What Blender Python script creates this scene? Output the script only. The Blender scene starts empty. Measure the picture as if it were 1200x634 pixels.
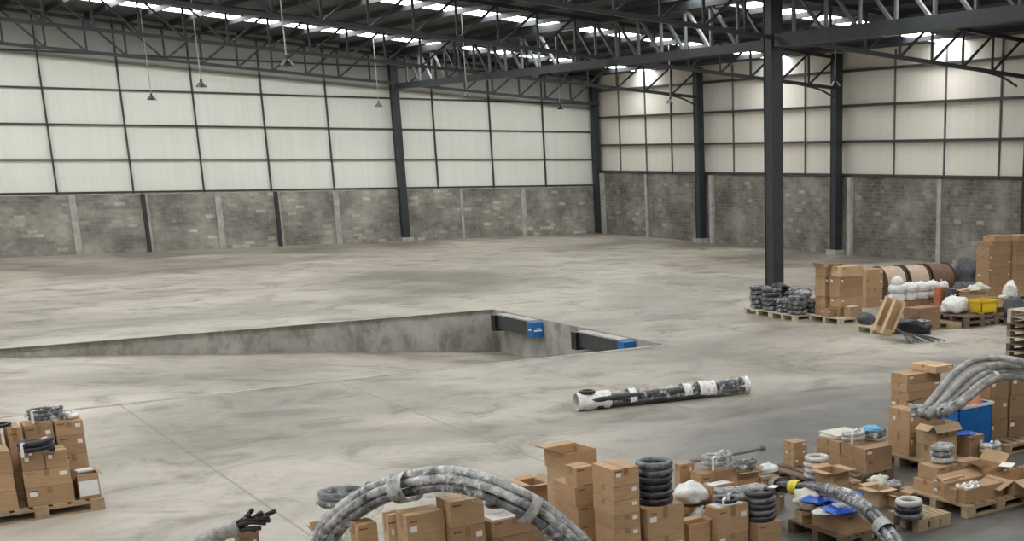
import bpy, bmesh, math, random
from mathutils import Vector, Matrix, noise
C = bpy.context.scene.collection
random.seed(7)
R = math.radians

# ------------------------------------------------------------------ materials
def nt(name):
    m = bpy.data.materials.new(name); m.use_nodes = True
    t = m.node_tree; return m, t, t.nodes['Principled BSDF']
def N(t, kind, **kw):
    n = t.nodes.new(kind)
    for k, v in kw.items():
        if k in n.inputs.keys(): n.inputs[k].default_value = v
        else: setattr(n, k, v)
    return n
def ramp(t, fac, stops):
    r = t.nodes.new('ShaderNodeValToRGB'); e = r.color_ramp.elements
    e[0].position, e[0].color = stops[0][0], (*stops[0][1], 1)
    e[1].position, e[1].color = stops[-1][0], (*stops[-1][1], 1)
    for p, c in stops[1:-1]:
        x = e.new(p); x.color = (*c, 1)
    t.links.new(fac, r.inputs[0]); return r.outputs[0]
def mix(t, fac, a, b, mode='MIX'):
    n = t.nodes.new('ShaderNodeMix'); n.data_type = 'RGBA'; n.blend_type = mode
    for s, v in ((0, fac), (6, a), (7, b)):
        if hasattr(v, 'links'): t.links.new(v, n.inputs[s])
        elif isinstance(v, (int, float)): n.inputs[s].default_value = v
        else: n.inputs[s].default_value = (*v, 1)
    return n.outputs[2]
def coords(t, scale=(1, 1, 1), rot=(0, 0, 0), loc=(0, 0, 0)):
    tc = t.nodes.new('ShaderNodeNewGeometry'); mp = t.nodes.new('ShaderNodeMapping')
    mp.inputs['Scale'].default_value = scale; mp.inputs['Rotation'].default_value = rot; mp.inputs['Location'].default_value = loc
    t.links.new(tc.outputs['Position'], mp.inputs[0]); return mp.outputs[0]
def objcoords(t, scale=(1, 1, 1)):
    tc = t.nodes.new('ShaderNodeTexCoord'); mp = t.nodes.new('ShaderNodeMapping')
    mp.inputs['Scale'].default_value = scale
    t.links.new(tc.outputs['Object'], mp.inputs[0]); return mp.outputs[0]
def noise_tex(t, vec, s, det=4, rough=.55, dist=0.0):
    n = N(t, 'ShaderNodeTexNoise', Scale=s, Detail=det, Roughness=rough, Distortion=dist)
    t.links.new(vec, n.inputs['Vector']); return n.outputs['Fac']
def bump(t, b, h, strength=.2, dist=.01):
    n = N(t, 'ShaderNodeBump', Strength=strength, Distance=dist)
    t.links.new(h, n.inputs['Height']); t.links.new(n.outputs[0], b.inputs['Normal'])
def simple(name, col, rough=.6, metal=0.0, var=.12, scale=6, spec=.5, bmp=0.0):
    m, t, b = nt(name)
    v = noise_tex(t, objcoords(t), scale)
    lo = tuple(c * (1 - var) for c in col); hi = tuple(min(1, c * (1 + var)) for c in col)
    t.links.new(ramp(t, v, [(.3, lo), (.7, hi)]), b.inputs['Base Color'])
    b.inputs['Roughness'].default_value = rough; b.inputs['Metallic'].default_value = metal
    b.inputs['Specular IOR Level'].default_value = spec
    if bmp: bump(t, b, v, bmp, .02)
    return m
M = {}
M['steel'] = simple('dark steel paint', (.030, .034, .038), .5, var=.2, scale=2)
M['girt'] = simple('girt steel', (.045, .046, .044), .6, var=.2)
M['galv'] = simple('light grey strut', (.13, .137, .14), .45, var=.1)
M['roof'] = simple('roof sheet underside', (.055, .058, .062), .7, var=.15, scale=1)
M['black_rub'] = simple('black rubber', (.010, .010, .012), .38, var=.4, scale=20, bmp=.3)
M['dock_grey'] = simple('dock leveller grey', (.045, .047, .05), .55, var=.2)
M['dock_plate'] = simple('worn dock plate', (.40, .39, .36), .6, var=.25, scale=4)
M['blue'] = simple('blue dock panel', (.012, .13, .36), .45)
M['blue_bin'] = simple('blue plastic', (.004, .15, .48), .4, var=.08)
M['blue_bag'] = simple('blue printed bag', (.015, .09, .50), .35, var=.25, scale=10)
M['cyan'] = simple('sky blue film', (.08, .33, .55), .35, var=.15)
M['white'] = simple('white paper', (.78, .77, .75), .6, var=.06)
M['bag_white'] = simple('white sack', (.72, .71, .68), .55, var=.2, scale=14, bmp=.5)
M['foam'] = simple('pale foam', (.58, .56, .48), .7, var=.12, scale=9, bmp=.4)
M['wood'] = simple('pallet wood', (.34, .245, .15), .8, var=.3, scale=5)
M['wood_dark'] = simple('old pallet wood', (.15, .10, .07), .85, var=.3, scale=5)
M['wood_pale'] = simple('pale pallet wood', (.52, .45, .33), .8, var=.2, scale=5)
M['reel_wood'] = simple('reel lagging', (.50, .38, .29), .8, var=.15, scale=5)
M['reel_brown'] = simple('brown reel drum', (.17, .09, .06), .8, var=.25, scale=5)
M['reel_rim'] = simple('reel flange', (.07, .04, .025), .8, var=.2)
M['tape'] = simple('packing tape', (.30, .17, .08), .3, var=.08)
M['print'] = simple('printed mark', (.09, .05, .03), .7)
M['yellow'] = simple('yellow plastic', (.72, .47, .02), .45, var=.08)
M['yellow_tape'] = simple('yellow band', (.70, .60, .04), .4, var=.1)
M['red'] = simple('orange red carton', (.50, .16, .09), .6)
M['grey_cloth'] = simple('dark grey sacking', (.075, .08, .09), .7, var=.4, scale=15, bmp=.4)
M['conc'] = simple('pale concrete', (.40, .385, .35), .85, var=.25, scale=3)
M['lamp'] = simple('dark lamp shade', (.02, .02, .022), .4)
M['cord'] = simple('pale cord', (.50, .50, .47), .5)
M['grey_pipe'] = simple('grey pipe', (.20, .20, .19), .45)
def carton_mat(name, col, var=.18):
    m, t, b = nt(name)
    oi = t.nodes.new('ShaderNodeObjectInfo')
    n1 = noise_tex(t, objcoords(t, (2, 2, 9)), 3, 5)
    a = ramp(t, n1, [(.25, tuple(c * (1 - var) for c in col)), (.75, tuple(c * (1 + var * .6) for c in col))])
    r = ramp(t, oi.outputs['Random'], [(0, (.80, .78, .76)), (.5, (.98, .98, .98)), (1, (1.12, 1.10, 1.06))])
    t.links.new(mix(t, 1.0, a, r, 'MULTIPLY'), b.inputs['Base Color'])
    b.inputs['Roughness'].default_value = .75; b.inputs['Specular IOR Level'].default_value = .3
    return m
M['card'] = carton_mat('cardboard', (.44, .285, .165))
M['card_pale'] = carton_mat('pale cardboard', (.55, .39, .24))
M['card_dark'] = carton_mat('dark cardboard', (.32, .20, .115))
def hose_mat(name, a, bcol, scale, rough=.3, metal=0):
    m, t, b = nt(name)
    v = noise_tex(t, objcoords(t, (1, 1, 1)), scale, 6, .7)
    t.links.new(ramp(t, v, [(.36, a), (.68, bcol)]), b.inputs['Base Color'])
    b.inputs['Roughness'].default_value = rough; b.inputs['Metallic'].default_value = metal
    bump(t, b, v, .5, .01); return m
M['hose_wrap'] = hose_mat('hose in clear film', (.016, .018, .024), (.22, .225, .24), 9, .22)  # pale noise streaks put the glints of the film into the colour
M['hose_dark'] = hose_mat('dark hose', (.014, .014, .016), (.05, .05, .055), 10)
M['hose_silver'] = hose_mat('silver wrapped hose', (.20, .19, .175), (.46, .445, .42), 11, .33)
M['hose_white'] = hose_mat('hose in white film', (.07, .07, .08), (.70, .69, .68), 7, .22)
M['foil'] = hose_mat('crumpled silver film', (.12, .125, .12), (.52, .51, .49), 16, .3)
M['coil_black'] = hose_mat('black coil in film', (.005, .005, .008), (.06, .06, .08), 12, .28)
M['coil_grey'] = hose_mat('grey coil', (.022, .024, .028), (.20, .205, .21), 11, .3)
M['coil_white'] = hose_mat('pale coil', (.36, .35, .33), (.62, .60, .57), 7, .35)
def film_mat():
    m, t, b = nt('clear plastic film')
    out = t.nodes['Material Output']
    v = noise_tex(t, objcoords(t), 13, 5, .7)
    f = ramp(t, v, [(.48, (.03,) * 3), (.66, (.62,) * 3)])  # opaque pale patches double as painted highlights on the film
    tr = t.nodes.new('ShaderNodeBsdfTransparent'); mx = t.nodes.new('ShaderNodeMixShader')
    b.inputs['Base Color'].default_value = (.72, .72, .72, 1); b.inputs['Roughness'].default_value = .22
    bump(t, b, v, .7, .02)
    t.links.new(f, mx.inputs[0]); t.links.new(tr.outputs[0], mx.inputs[1]); t.links.new(b.outputs[0], mx.inputs[2])
    t.links.new(mx.outputs[0], out.inputs[0]); return m
M['film'] = film_mat()
def cladding(name, base, vert_axis):
    m, t, b = nt(name)
    sc = (1, .02, .02) if vert_axis == 'x' else (.02, 1, .02)
    rib = noise_tex(t, coords(t, tuple(s * 3 for s in sc)), 2.2, 3)
    big = noise_tex(t, coords(t), .25, 4)
    c1 = ramp(t, rib, [(.3, tuple(c * .94 for c in base)), (.7, base)])
    c2 = ramp(t, big, [(.3, (.93, .93, .92)), (.7, (1, 1, 1))])
    t.links.new(mix(t, 1.0, c1, c2, 'MULTIPLY'), b.inputs['Base Color'])
    b.inputs['Roughness'].default_value = .55; b.inputs['Specular IOR Level'].default_value = .3
    return m
M['clad_a'] = cladding('pale green white cladding', (.83, .845, .765), 'x')
M['clad_b'] = cladding('cream cladding', (.84, .79, .71), 'y')
M['gable'] = cladding('grey upper gable', (.42, .42, .39), 'x')
def block(name, axis):
    m, t, b = nt(name)
    rot = (R(90), 0, 0) if axis == 'x' else (R(90), 0, R(90))
    g = t.nodes.new('ShaderNodeNewGeometry'); sx = t.nodes.new('ShaderNodeSeparateXYZ'); cb = t.nodes.new('ShaderNodeCombineXYZ')
    t.links.new(g.outputs['Position'], sx.inputs[0])
    t.links.new(sx.outputs['X' if axis == 'x' else 'Y'], cb.inputs[0]); t.links.new(sx.outputs['Z'], cb.inputs[1])
    br = N(t, 'ShaderNodeTexBrick', Scale=1.0)
    br.inputs['Brick Width'].default_value = .40; br.inputs['Row Height'].default_value = .155
    br.inputs['Mortar Size'].default_value = .012; br.inputs['Mortar Smooth'].default_value = .6
    br.inputs['Color1'].default_value = (0, 0, 0, 1); br.inputs['Color2'].default_value = (1, 1, 1, 1); br.inputs['Mortar'].default_value = (.5, .5, .5, 1)
    t.links.new(cb.outputs[0], br.inputs['Vector'])
    big = noise_tex(t, cb.outputs[0], .55, 6, .65)
    fine = noise_tex(t, cb.outputs[0], 3.2, 5, .7)
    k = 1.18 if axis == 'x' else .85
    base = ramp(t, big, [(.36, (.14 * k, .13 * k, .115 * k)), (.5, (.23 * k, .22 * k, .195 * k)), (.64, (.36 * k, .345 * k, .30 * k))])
    per = ramp(t, br.outputs['Color'], [(0, (.78, .77, .76)), (.5, (1.0, 1.0, .99)), (.90, (1.08, 1.07, 1.05)), (.96, (1.5, 1.47, 1.4)), (1, (1.9, 1.85, 1.75))])
    c = mix(t, .75, base, per, 'MULTIPLY')
    mm = ramp(t, fine, [(.56, (0, 0, 0)), (.68, (1, 1, 1))])
    c = mix(t, mix(t, 1.0, mm, (.45, .45, .45), 'MULTIPLY'), c, (.42, .405, .36))
    c = mix(t, mix(t, 1.0, br.outputs['Fac'], (.45, .45, .45), 'MULTIPLY'), c, (.30, .285, .25))
    t.links.new(c, b.inputs['Base Color']); b.inputs['Roughness'].default_value = .9
    b.inputs['Specular IOR Level'].default_value = .2
    bump(t, b, fine, .3, .02); return m
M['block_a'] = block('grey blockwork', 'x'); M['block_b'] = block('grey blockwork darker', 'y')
def floor_mat(name, tint=1.0, joints=True):
    m, t, b = nt(name)
    v1 = noise_tex(t, coords(t, (.85, 1, 1), (0, 0, R(20))), .13, 8, .64, .9)
    v2 = noise_tex(t, coords(t, (.8, 1, 1), (0, 0, R(70))), .95, 8, .70, .8)
    v3 = noise_tex(t, coords(t), 9, 5, .7)
    a = ramp(t, v1, [(.36, (.20, .172, .135)), (.45, (.295, .262, .212)), (.54, (.39, .352, .29)), (.66, (.48, .438, .365))])
    s = ramp(t, v2, [(.36, (.52, .505, .49)), (.45, (.84, .83, .82)), (.53, (1, 1, 1)), (.66, (1.10, 1.10, 1.09))])
    f = ramp(t, v3, [(.3, (.93, .93, .93)), (.7, (1.05, 1.05, 1.05))])
    c = mix(t, 1.0, mix(t, 1.0, a, s, 'MULTIPLY'), f, 'MULTIPLY')
    g = t.nodes.new('ShaderNodeNewGeometry'); sx = t.nodes.new('ShaderNodeSeparateXYZ'); t.links.new(g.outputs['Position'], sx.inputs[0])
    def mth(op, a_, b_=None):
        n = t.nodes.new('ShaderNodeMath'); n.operation = op
        for i, v in enumerate((a_, b_)):
            if v is None: continue
            if hasattr(v, 'links'): t.links.new(v, n.inputs[i])
            else: n.inputs[i].default_value = v
        return n.outputs[0]
    # concrete colour made darker over a wavering zone on the near right
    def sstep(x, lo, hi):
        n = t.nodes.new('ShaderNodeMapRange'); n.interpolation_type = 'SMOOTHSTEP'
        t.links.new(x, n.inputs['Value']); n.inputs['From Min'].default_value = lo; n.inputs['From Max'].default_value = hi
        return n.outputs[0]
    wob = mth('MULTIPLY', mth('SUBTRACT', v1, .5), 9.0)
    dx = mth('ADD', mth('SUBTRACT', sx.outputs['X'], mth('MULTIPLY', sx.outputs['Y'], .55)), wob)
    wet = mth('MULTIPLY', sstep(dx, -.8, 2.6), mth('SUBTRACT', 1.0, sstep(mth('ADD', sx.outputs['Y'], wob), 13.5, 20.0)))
    dark_mask = mth('MULTIPLY', wet, 1.0 if joints else 0.0)
    c = mix(t, dark_mask, c, mix(t, 1.0, c, (.36, .38, .42), 'MULTIPLY'))
    if joints:
        fr = mth('FRACT', mth('DIVIDE', mth('ADD', sx.outputs['X'], 3.2), 3.6))
        near = mth('LESS_THAN', fr, .008)
        side = mth('LESS_THAN', sx.outputs['Y'], 23.15)
        j = mth('MULTIPLY', near, side)
        fr2 = mth('LESS_THAN', mth('FRACT', mth('DIVIDE', mth('ADD', sx.outputs['Y'], 2.2), 11.0)), .0022)
        j = mth('MULTIPLY', mth('MAXIMUM', j, fr2), .55)
        c = mix(t, j, c, (.09, .085, .08))
    t.links.new(c, b.inputs['Base Color'])
    rr = ramp(t, v1, [(.3, (.30,) * 3), (.7, (.52,) * 3)])
    t.links.new(rr, b.inputs['Roughness']); b.inputs['Specular IOR Level'].default_value = .5
    bump(t, b, v3, .08, .01); return m
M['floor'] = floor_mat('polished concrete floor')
M['rampf'] = floor_mat('ramp concrete', joints=False)
def pit_mat():
    m, t, b = nt('stained pit concrete')
    v = noise_tex(t, coords(t), .8, 7, .65, .5); w = noise_tex(t, coords(t, (1, 1, .6)), 1.8, 6, .7)
    a = ramp(t, v, [(.3, (.24, .23, .205)), (.5, (.34, .325, .295)), (.7, (.44, .425, .385))])
    s = ramp(t, w, [(.38, (.66, .64, .62)), (.50, (1, 1, 1)), (.62, (1.1, 1.1, 1.08)), (.70, (1.5, 1.5, 1.46))])
    t.links.new(mix(t, 1.0, a, s, 'MULTIPLY'), b.inputs['Base Color']); b.inputs['Roughness'].default_value = .85
    return m
M['pit'] = pit_mat()
def sky_mat():
    m, t, b = nt('frosted skylight sheet')
    out = t.nodes['Material Output']; e = t.nodes.new('ShaderNodeEmission')
    v = noise_tex(t, coords(t), .7, 4)
    t.links.new(ramp(t, v, [(.3, (.92, .96, .98)), (.7, (1, 1, .98))]), e.inputs[0]); e.inputs[1].default_value = SKY
    t.links.new(e.outputs[0], out.inputs[0]); return m
SKY = 10.0
M['sky'] = sky_mat()

# ------------------------------------------------------------------ mesh helpers
class MB:
    def __init__(s): s.v = []; s.f = []
    def add(s, vs, fs):
        o = len(s.v); s.v += [tuple(v) for v in vs]; s.f += [tuple(i + o for i in f) for f in fs]; return s
    def box(s, x0, y0, z0, x1, y1, z1):
        vs = [(x, y, z) for z in (z0, z1) for y in (y0, y1) for x in (x0, x1)]
        return s.add(vs, [(0, 2, 3, 1), (4, 5, 7, 6), (0, 1, 5, 4), (1, 3, 7, 5), (3, 2, 6, 7), (2, 0, 4, 6)])
    def bar(s, a, b, w, h=None):
        a, b = Vector(a), Vector(b); h = h or w; d = (b - a).normalized()
        up = Vector((0, 0, 1)) if abs(d.z) < .98 else Vector((0, 1, 0))
        r = d.cross(up).normalized() * w / 2; u = r.cross(d).normalized() * h / 2
        vs = [p + sr * r + su * u for p in (a, b) for su in (-1, 1) for sr in (-1, 1)]
        return s.add(vs, [(0, 1, 3, 2), (4, 6, 7, 5), (0, 4, 5, 1), (1, 5, 7, 3), (3, 7, 6, 2), (2, 6, 4, 0)])
    def prism(s, pts, y0, y1, axis='y'):
        n = len(pts)
        f = (lambda a, b, c: (a, c, b)) if axis == 'y' else (lambda a, b, c: (c, a, b))
        vs = [f(a, b, y0) for a, b in pts] + [f(a, b, y1) for a, b in pts]
        return s.add(vs, [tuple(range(n)), tuple(range(2 * n - 1, n - 1, -1))] + [(i, (i + 1) % n, n + (i + 1) % n, n + i) for i in range(n)])
    def tube(s, pts, r, n=10, cap=True):
        pts = [Vector(p) for p in pts]; rs = r if isinstance(r, (list, tuple)) else [r] * len(pts)
        u = None; vs = []; fs = []
        for i, p in enumerate(pts):
            d = (pts[min(i + 1, len(pts) - 1)] - pts[max(i - 1, 0)]).normalized()
            if u is None: u = d.orthogonal().normalized()
            u = (u - d * u.dot(d)).normalized(); w = d.cross(u)
            for k in range(n):
                a = 2 * math.pi * k / n; vs.append(p + (u * math.cos(a) + w * math.sin(a)) * rs[i])
        for i in range(len(pts) - 1):
            for k in range(n): fs.append((i * n + k, i * n + (k + 1) % n, (i + 1) * n + (k + 1) % n, (i + 1) * n + k))
        if cap: fs += [tuple(range(n - 1, -1, -1)), tuple(range((len(pts) - 1) * n, len(pts) * n))]
        return s.add(vs, fs)
    def lathe(s, prof, n=24, axis='z', c=(0, 0, 0)):
        vs = []; fs = []; m = len(prof)
        for k in range(n):
            a = 2 * math.pi * k / n
            for r, h in prof:
                p = (r * math.cos(a), r * math.sin(a), h) if axis == 'z' else (h, r * math.cos(a), r * math.sin(a))
                vs.append((p[0] + c[0], p[1] + c[1], p[2] + c[2]))
        for k in range(n):
            for i in range(m - 1): fs.append((k * m + i, ((k + 1) % n) * m + i, ((k + 1) % n) * m + i + 1, k * m + i + 1))
        return s.add(vs, fs)
    def blob(s, c, sx, sy, sz, seed, amp=.18, sub=3, freq=1.6, flat=True):
        bm = bmesh.new(); bmesh.ops.create_icosphere(bm, subdivisions=sub, radius=1)
        for v in bm.verts:
            p = v.co.copy(); k = 1 + amp * noise.noise(p * freq + Vector((seed * 7.3, seed, 0))) * 1.6 + amp * .5 * noise.noise(p * freq * 3.1 + Vector((seed, 0, 5)))
            p *= k
            if flat: p.z = max(p.z, -.62)
            v.co = Vector((p.x * sx + c[0], p.y * sy + c[1], p.z * sz + c[2]))
        s.add([v.co for v in bm.verts], [[v.index for v in f.verts] for f in bm.faces]); bm.free(); return s
    def pillow(s, w, d, h, n=10, sq=4, seed=0):
        vs = []; fs = []
        for sg in (1, -1):
            for i in range(n + 1):
                for j in range(n + 1):
                    x, y = -1 + 2 * i / n, -1 + 2 * j / n
                    z = h / 2 * ((1 - abs(x) ** sq) * (1 - abs(y) ** sq)) ** .6
                    if sg > 0: z += .15 * h * noise.noise(Vector((x * 2 + seed, y * 2, 0))) * (1 - x * x) * (1 - y * y)
                    vs.append((x * w / 2, y * d / 2, h / 2 + sg * z))
        m = (n + 1) ** 2
        for o in (0, m):
            for i in range(n):
                for j in range(n):
                    a = o + i * (n + 1) + j; fs.append((a, a + 1, a + n + 2, a + n + 1))
        return s.add(vs, fs)
    def build(s, name, mat, parent=None, loc=(0, 0, 0), rz=0, smooth=False, mw=None):
        me = bpy.data.meshes.new(name); me.from_pydata(s.v, [], s.f); me.update()
        bm = bmesh.new(); bm.from_mesh(me); bmesh.ops.recalc_face_normals(bm, faces=bm.faces); bm.to_mesh(me); bm.free()
        if smooth: me.polygons.foreach_set('use_smooth', [True] * len(me.polygons))
        me.materials.append(M[mat]); o = bpy.data.objects.new(name, me); C.objects.link(o)
        o.location = loc; o.rotation_euler = (0, 0, rz)
        if parent: o.parent = parent
        return o
def thing(name, label, cat, loc=(0, 0, 0), rz=0, group=None):
    o = bpy.data.objects.new(name, None); C.objects.link(o); o.location = loc; o.rotation_euler = (0, 0, rz)
    o.empty_display_size = .1; return tag(o, label, cat, group)
def tag(o, label, cat, group=None):
    o['label'] = label; o['category'] = cat
    if group: o['group'] = group
    return o
def struct(o): o['kind'] = 'structure'; return o
def cr(pts, n=10):                                  # Catmull-Rom
    P = [Vector(p) for p in pts]; P = [P[0] * 2 - P[1]] + P + [P[-1] * 2 - P[-2]]; out = []
    for i in range(1, len(P) - 2):
        for k in range(n):
            t = k / n; a, b, c, d = P[i - 1:i + 3]
            out.append(.5 * ((2 * b) + (c - a) * t + (2 * a - 5 * b + 4 * c - d) * t * t + (3 * b - a - 3 * c + d) * t ** 3))
    out.append(P[-2]); return out

# ------------------------------------------------------------------ the building
YA, XB, XL, YF = 61.9, 35.6, -20.0, -6.0
def roofz(x): return 10.6 - .065 * x if x > -2 else 10.73 + .065 * (x + 2)
def botz(x): return 8.95 - .0605 * x
RX0, RX1, RY0, RY1, RZ = 1.2, 14.9, 23.2, 31.95, -1.12
fl = MB(); T = .3
fl.box(XL, YF, -T, XB + .2, RY0, 0); fl.box(XL, RY1, -T, XB + .2, YA + .2, 0)
fl.box(XL, RY0, -T, RX0, RY1, 0); fl.box(RX1, RY0, -T, XB + .2, RY1, 0)
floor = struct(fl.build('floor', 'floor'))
MB().prism([(RX0, 0), (RX1, RZ), (RX1, RZ - .3), (RX0, -.3)], RY0, RY1).build('ramp_surface', 'rampf', floor)
MB().prism([(RX0, -.001), (RX1, -.001), (RX1, RZ - .3), (RX0, -.05)], RY1 - .02, RY1 + .2).build('ramp_side_wall', 'pit', floor)
MB().prism([(RX0, -.001), (RX1, -.001), (RX1, RZ - .3), (RX0, -.05)], RY0 - .2, RY0 + .02).build('ramp_side_wall', 'pit', floor)
MB().box(RX1 - .02, RY0, RZ - .3, RX1 + .2, RY1, -.001).build('ramp_end_wall', 'pit', floor)
e = MB(); e.bar((RX0, RY1 - .06, .004), (RX1, RY1 - .06, .004), .10, .012); e.bar((RX0, RY0 + .03, .004), (RX1, RY0 + .03, .004), .10, .012)
e.build('edge_strip', 'conc', floor)

# back wall (gable, along X)
MA = 2.50
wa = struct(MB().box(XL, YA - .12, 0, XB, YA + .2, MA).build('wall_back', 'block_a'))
MB().prism([(XL, MA), (XB, MA), (XB, roofz(XB)), (-2, roofz(-2)), (XL, roofz(XL))], YA + .02, YA + .12).build('cladding', 'clad_a', wa)
MB().box(XL, YA - .14, MA - .03, XB, YA + .01, MA + .015).build('ledge', 'conc', wa)
MB().prism([(-2, 8.66 - .06 * -2), (XB, 8.66 - .06 * XB), (XB, roofz(XB)), (-2, roofz(-2))], YA - .01, YA + .019).build('upper_gable', 'gable', wa)  # grey layer over the gable above the truss bottom chord
for z in (2.58, 3.94, 5.38, 6.83, 8.27):
    MB().box(XL, YA - .06, z - .035, XB, YA + .02, z + .035).build('girt', 'girt', wa)
for x in (-2.2, .7, 3.65, 6.6, 9.52, 12.43, 15.3, 18.22, 21.12, 26.33, 29.35, 32.35):
    MB().box(x - .03, YA - .08, MA, x + .03, YA + .02, roofz(x) - .1).build('mullion', 'girt', wa)
tn = [0]
def trim(mb, mat):
    tn[0] += 1; return struct(mb.build('trim_%d' % tn[0], mat))
for x in (1.2, 6.85, 12.75, 18.35): trim(MB().box(x - .09, YA - .3, 0, x + .05, YA - .121, MA), 'steel'); trim(MB().box(x + .05, YA - .26, 0, x + .15, YA - .121, MA), 'conc')
for x in (4, 10.0, 15.8, 21.1, 30.9): trim(MB().box(x - .13, YA - .2, 0, x + .13, YA - .121, MA - .03), 'conc')
trim(MB().box(27.4, YA - .17, 0, 27.52, YA - .121, MA - .03), 'conc')
# right wall (eave, along Y)
MBZ = 3.24
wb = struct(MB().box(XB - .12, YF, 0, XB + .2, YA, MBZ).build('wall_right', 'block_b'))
MB().box(XB + .02, YF, MBZ, XB + .12, YA, roofz(XB) + .1).build('cladding', 'clad_b', wb)
for z in (3.32, 4.68, 6.12, 7.5): MB().box(XB - .20, YF, z - .05, XB + .02, YA, z + .045).build('girt', 'girt', wb)
for y in (59.5, 56.9, 54.5, 49.2, 46.5, 43.85, 38.15, 35.3, 32.45, 28.2, 25.4): MB().box(XB - .05, y - .028, MBZ, XB + .02, y + .028, roofz(XB) - .1).build('mullion', 'galv', wb)
for y in (56.8, 46.4, 35.35): trim(MB().box(XB - .2, y - .11, 0, XB - .121, y + .11, MBZ - .03), 'conc')
for y in (61.2, 50.8, 40.6): trim(MB().box(XB - .3, y - .12, 0, XB - .121, y + .12, MBZ - .03), 'conc')
# the walls behind and left of the viewer
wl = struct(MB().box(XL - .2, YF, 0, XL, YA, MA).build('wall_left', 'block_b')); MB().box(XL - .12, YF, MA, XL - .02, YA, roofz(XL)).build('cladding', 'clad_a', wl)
wf = struct(MB().box(XL, YF - .2, 0, XB, YF, MA).build('wall_front', 'block_a'))
MB().prism([(XL, MA), (XB, MA), (XB, roofz(XB)), (-2, roofz(-2)), (XL, roofz(XL))], YF - .12, YF - .02).build('cladding', 'clad_a', wf)
# roof with long skylight strips running down the slope
SK = [(56.0, 57.5), (45.0, 46.5), (34.4, 35.9), (23.8, 25.3), (13.2, 14.7), (2.6, 4.1)]
rf = MB(); y = YF - .2
for (a, b) in sorted(SK) + [(YA + .2, 0)]:
    rf.prism([(-2, roofz(-2)), (XB + .3, roofz(XB + .3)), (XB + .3, roofz(XB + .3) + .08), (-2, roofz(-2) + .08)], y, a)
    rf.prism([(XL - .3, roofz(XL - .3)), (-2, roofz(-2)), (-2, roofz(-2) + .08), (XL - .3, roofz(XL - .3) + .08)], y, a)
    y = b
ceil = struct(rf.build('ceiling', 'roof'))
wn = 0
for (a, b) in SK:
    for (xa, xb) in ((-2, XB), (XL, -2)):
        wn += 1
        w = struct(MB().prism([(xa, roofz(xa) + .02), (xb, roofz(xb) + .02), (xb, roofz(xb) + .06), (xa, roofz(xa) + .06)], a, b).build('window_%d' % wn, 'sky'))
x = -18.5
while x < XB - .3:
    z = roofz(x) - .11
    if x > 1: MB().box(x - .03, YF, z - .09, x + .03, YA, z + .09).build('purlin', 'steel', ceil)
    x += 1.5

# ------------------------------------------------------------------ columns and trusses
def column(x, y, w, d, h, label, plinth=True):
    t = thing('steel_column', label, 'column', (x, y, 0))
    m = MB(); m.box(-w / 2, -d / 2, .02, w / 2, -d / 2 + .03, h); m.box(-w / 2, d / 2 - .03, .02, w / 2, d / 2, h); m.box(-w / 2 + .02, -d / 2 + .03, .02, w / 2 - .02, d / 2 - .03, h)
    m.build('shaft', 'steel', t)
    if plinth: MB().box(-w / 2 - .12, -d / 2 - .12, 0, w / 2 + .12, d / 2 + .12, .20).build('plinth', 'conc', t)
    return t
XM = 24.3
column(XM, 31.5, .42, .42, 8.9, 'freestanding dark grey steel column rising behind the black wrapped coils', False)
column(XM, YA - .4, .34, .34, 8.9, 'dark steel column against the pale green back wall', True)
column(XB - .32, YA - .36, .34, .34, 8.2, 'dark steel column in the far corner of the two walls', False)
column(XB - .40, 51.5, .36, .36, 8.2, 'dark steel column on right wall, next after the corner one')
column(XB - .40, 41.3, .36, .36, 8.2, 'dark steel column on right wall behind the stacked cartons')
column(XB - .40, 30.6, .36, .36, 8.2, 'dark steel column on right wall past the tall carton stack')
def truss(a, b, bz, tz, axis, other, step, mid, label, name='roof_truss', webmat='steel', cw=.13, ww=.07, start=0):
    t = thing(name, label, 'truss', (other, a, bz(a)) if axis == 'y' else (a, other, bz(a)))
    o = t.location
    def P(u, z): return (Vector((u, other, z)) if axis == 'x' else Vector((other, u, z))) - o
    MB().bar(P(a, bz(a)), P(b, bz(b)), cw, cw).build('bottom_chord', 'steel', t)
    MB().bar(P(a, tz(a)), P(b, tz(b)), cw, cw).build('top_chord', 'steel', t)
    us = []; u = a + start
    while u < b - .3: us.append(u); u += step
    for i, u in enumerate(us):
        MB().bar(P(u, bz(u)), P(u, tz(u)), ww).build('vertical_web', webmat, t)
        v = u - step if u <= mid + .1 else u + step
        if a <= v <= b: MB().bar(P(u, bz(u)), P(v, tz(v)), ww).build('diagonal_web', webmat, t)
        if abs(u - mid) < step / 2 and u + step < b: MB().bar(P(u, bz(u)), P(u + step, tz(u + step)), ww).build('diagonal_web', webmat, t)
    return t, P
tz = lambda x: roofz(x) - .28
rows = [(YA - .72, 'running along the pale green back wall'), (51.5, 'second in from the back wall'), (41.3, 'third in from the back wall'), (31.2, 'over the freestanding column')]
for yy, d in rows:
    t, P = truss(2.4, XM - .25, botz, tz, 'x', yy, 1.475, 14.2, 'long dark sloping lattice truss, ' + d, start=0)
    t, P = truss(XM + .25, XB - .25, lambda x: botz(x), tz, 'x', yy, 1.475, 10, 'short dark lattice truss right of the main beam, ' + d, start=.3)
    if yy < 60:
        MB().tube(cr([P(XB - 2.6, botz(XB - 2.6) - .02), P(XB - 1.4, botz(XB - 1.4) - .12), P(XB - .6, botz(XB) - .32)], 4), .04, 6).build('knee_brace', 'steel', t)
truss(31.8, YA - .9, lambda y: 7.34, lambda y: roofz(XM) - .2, 'y', XM, 1.47, 31, 'long horizontal lattice beam from the freestanding column to the back wall', 'lattice_beam', 'galv', .26, .09)
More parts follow.
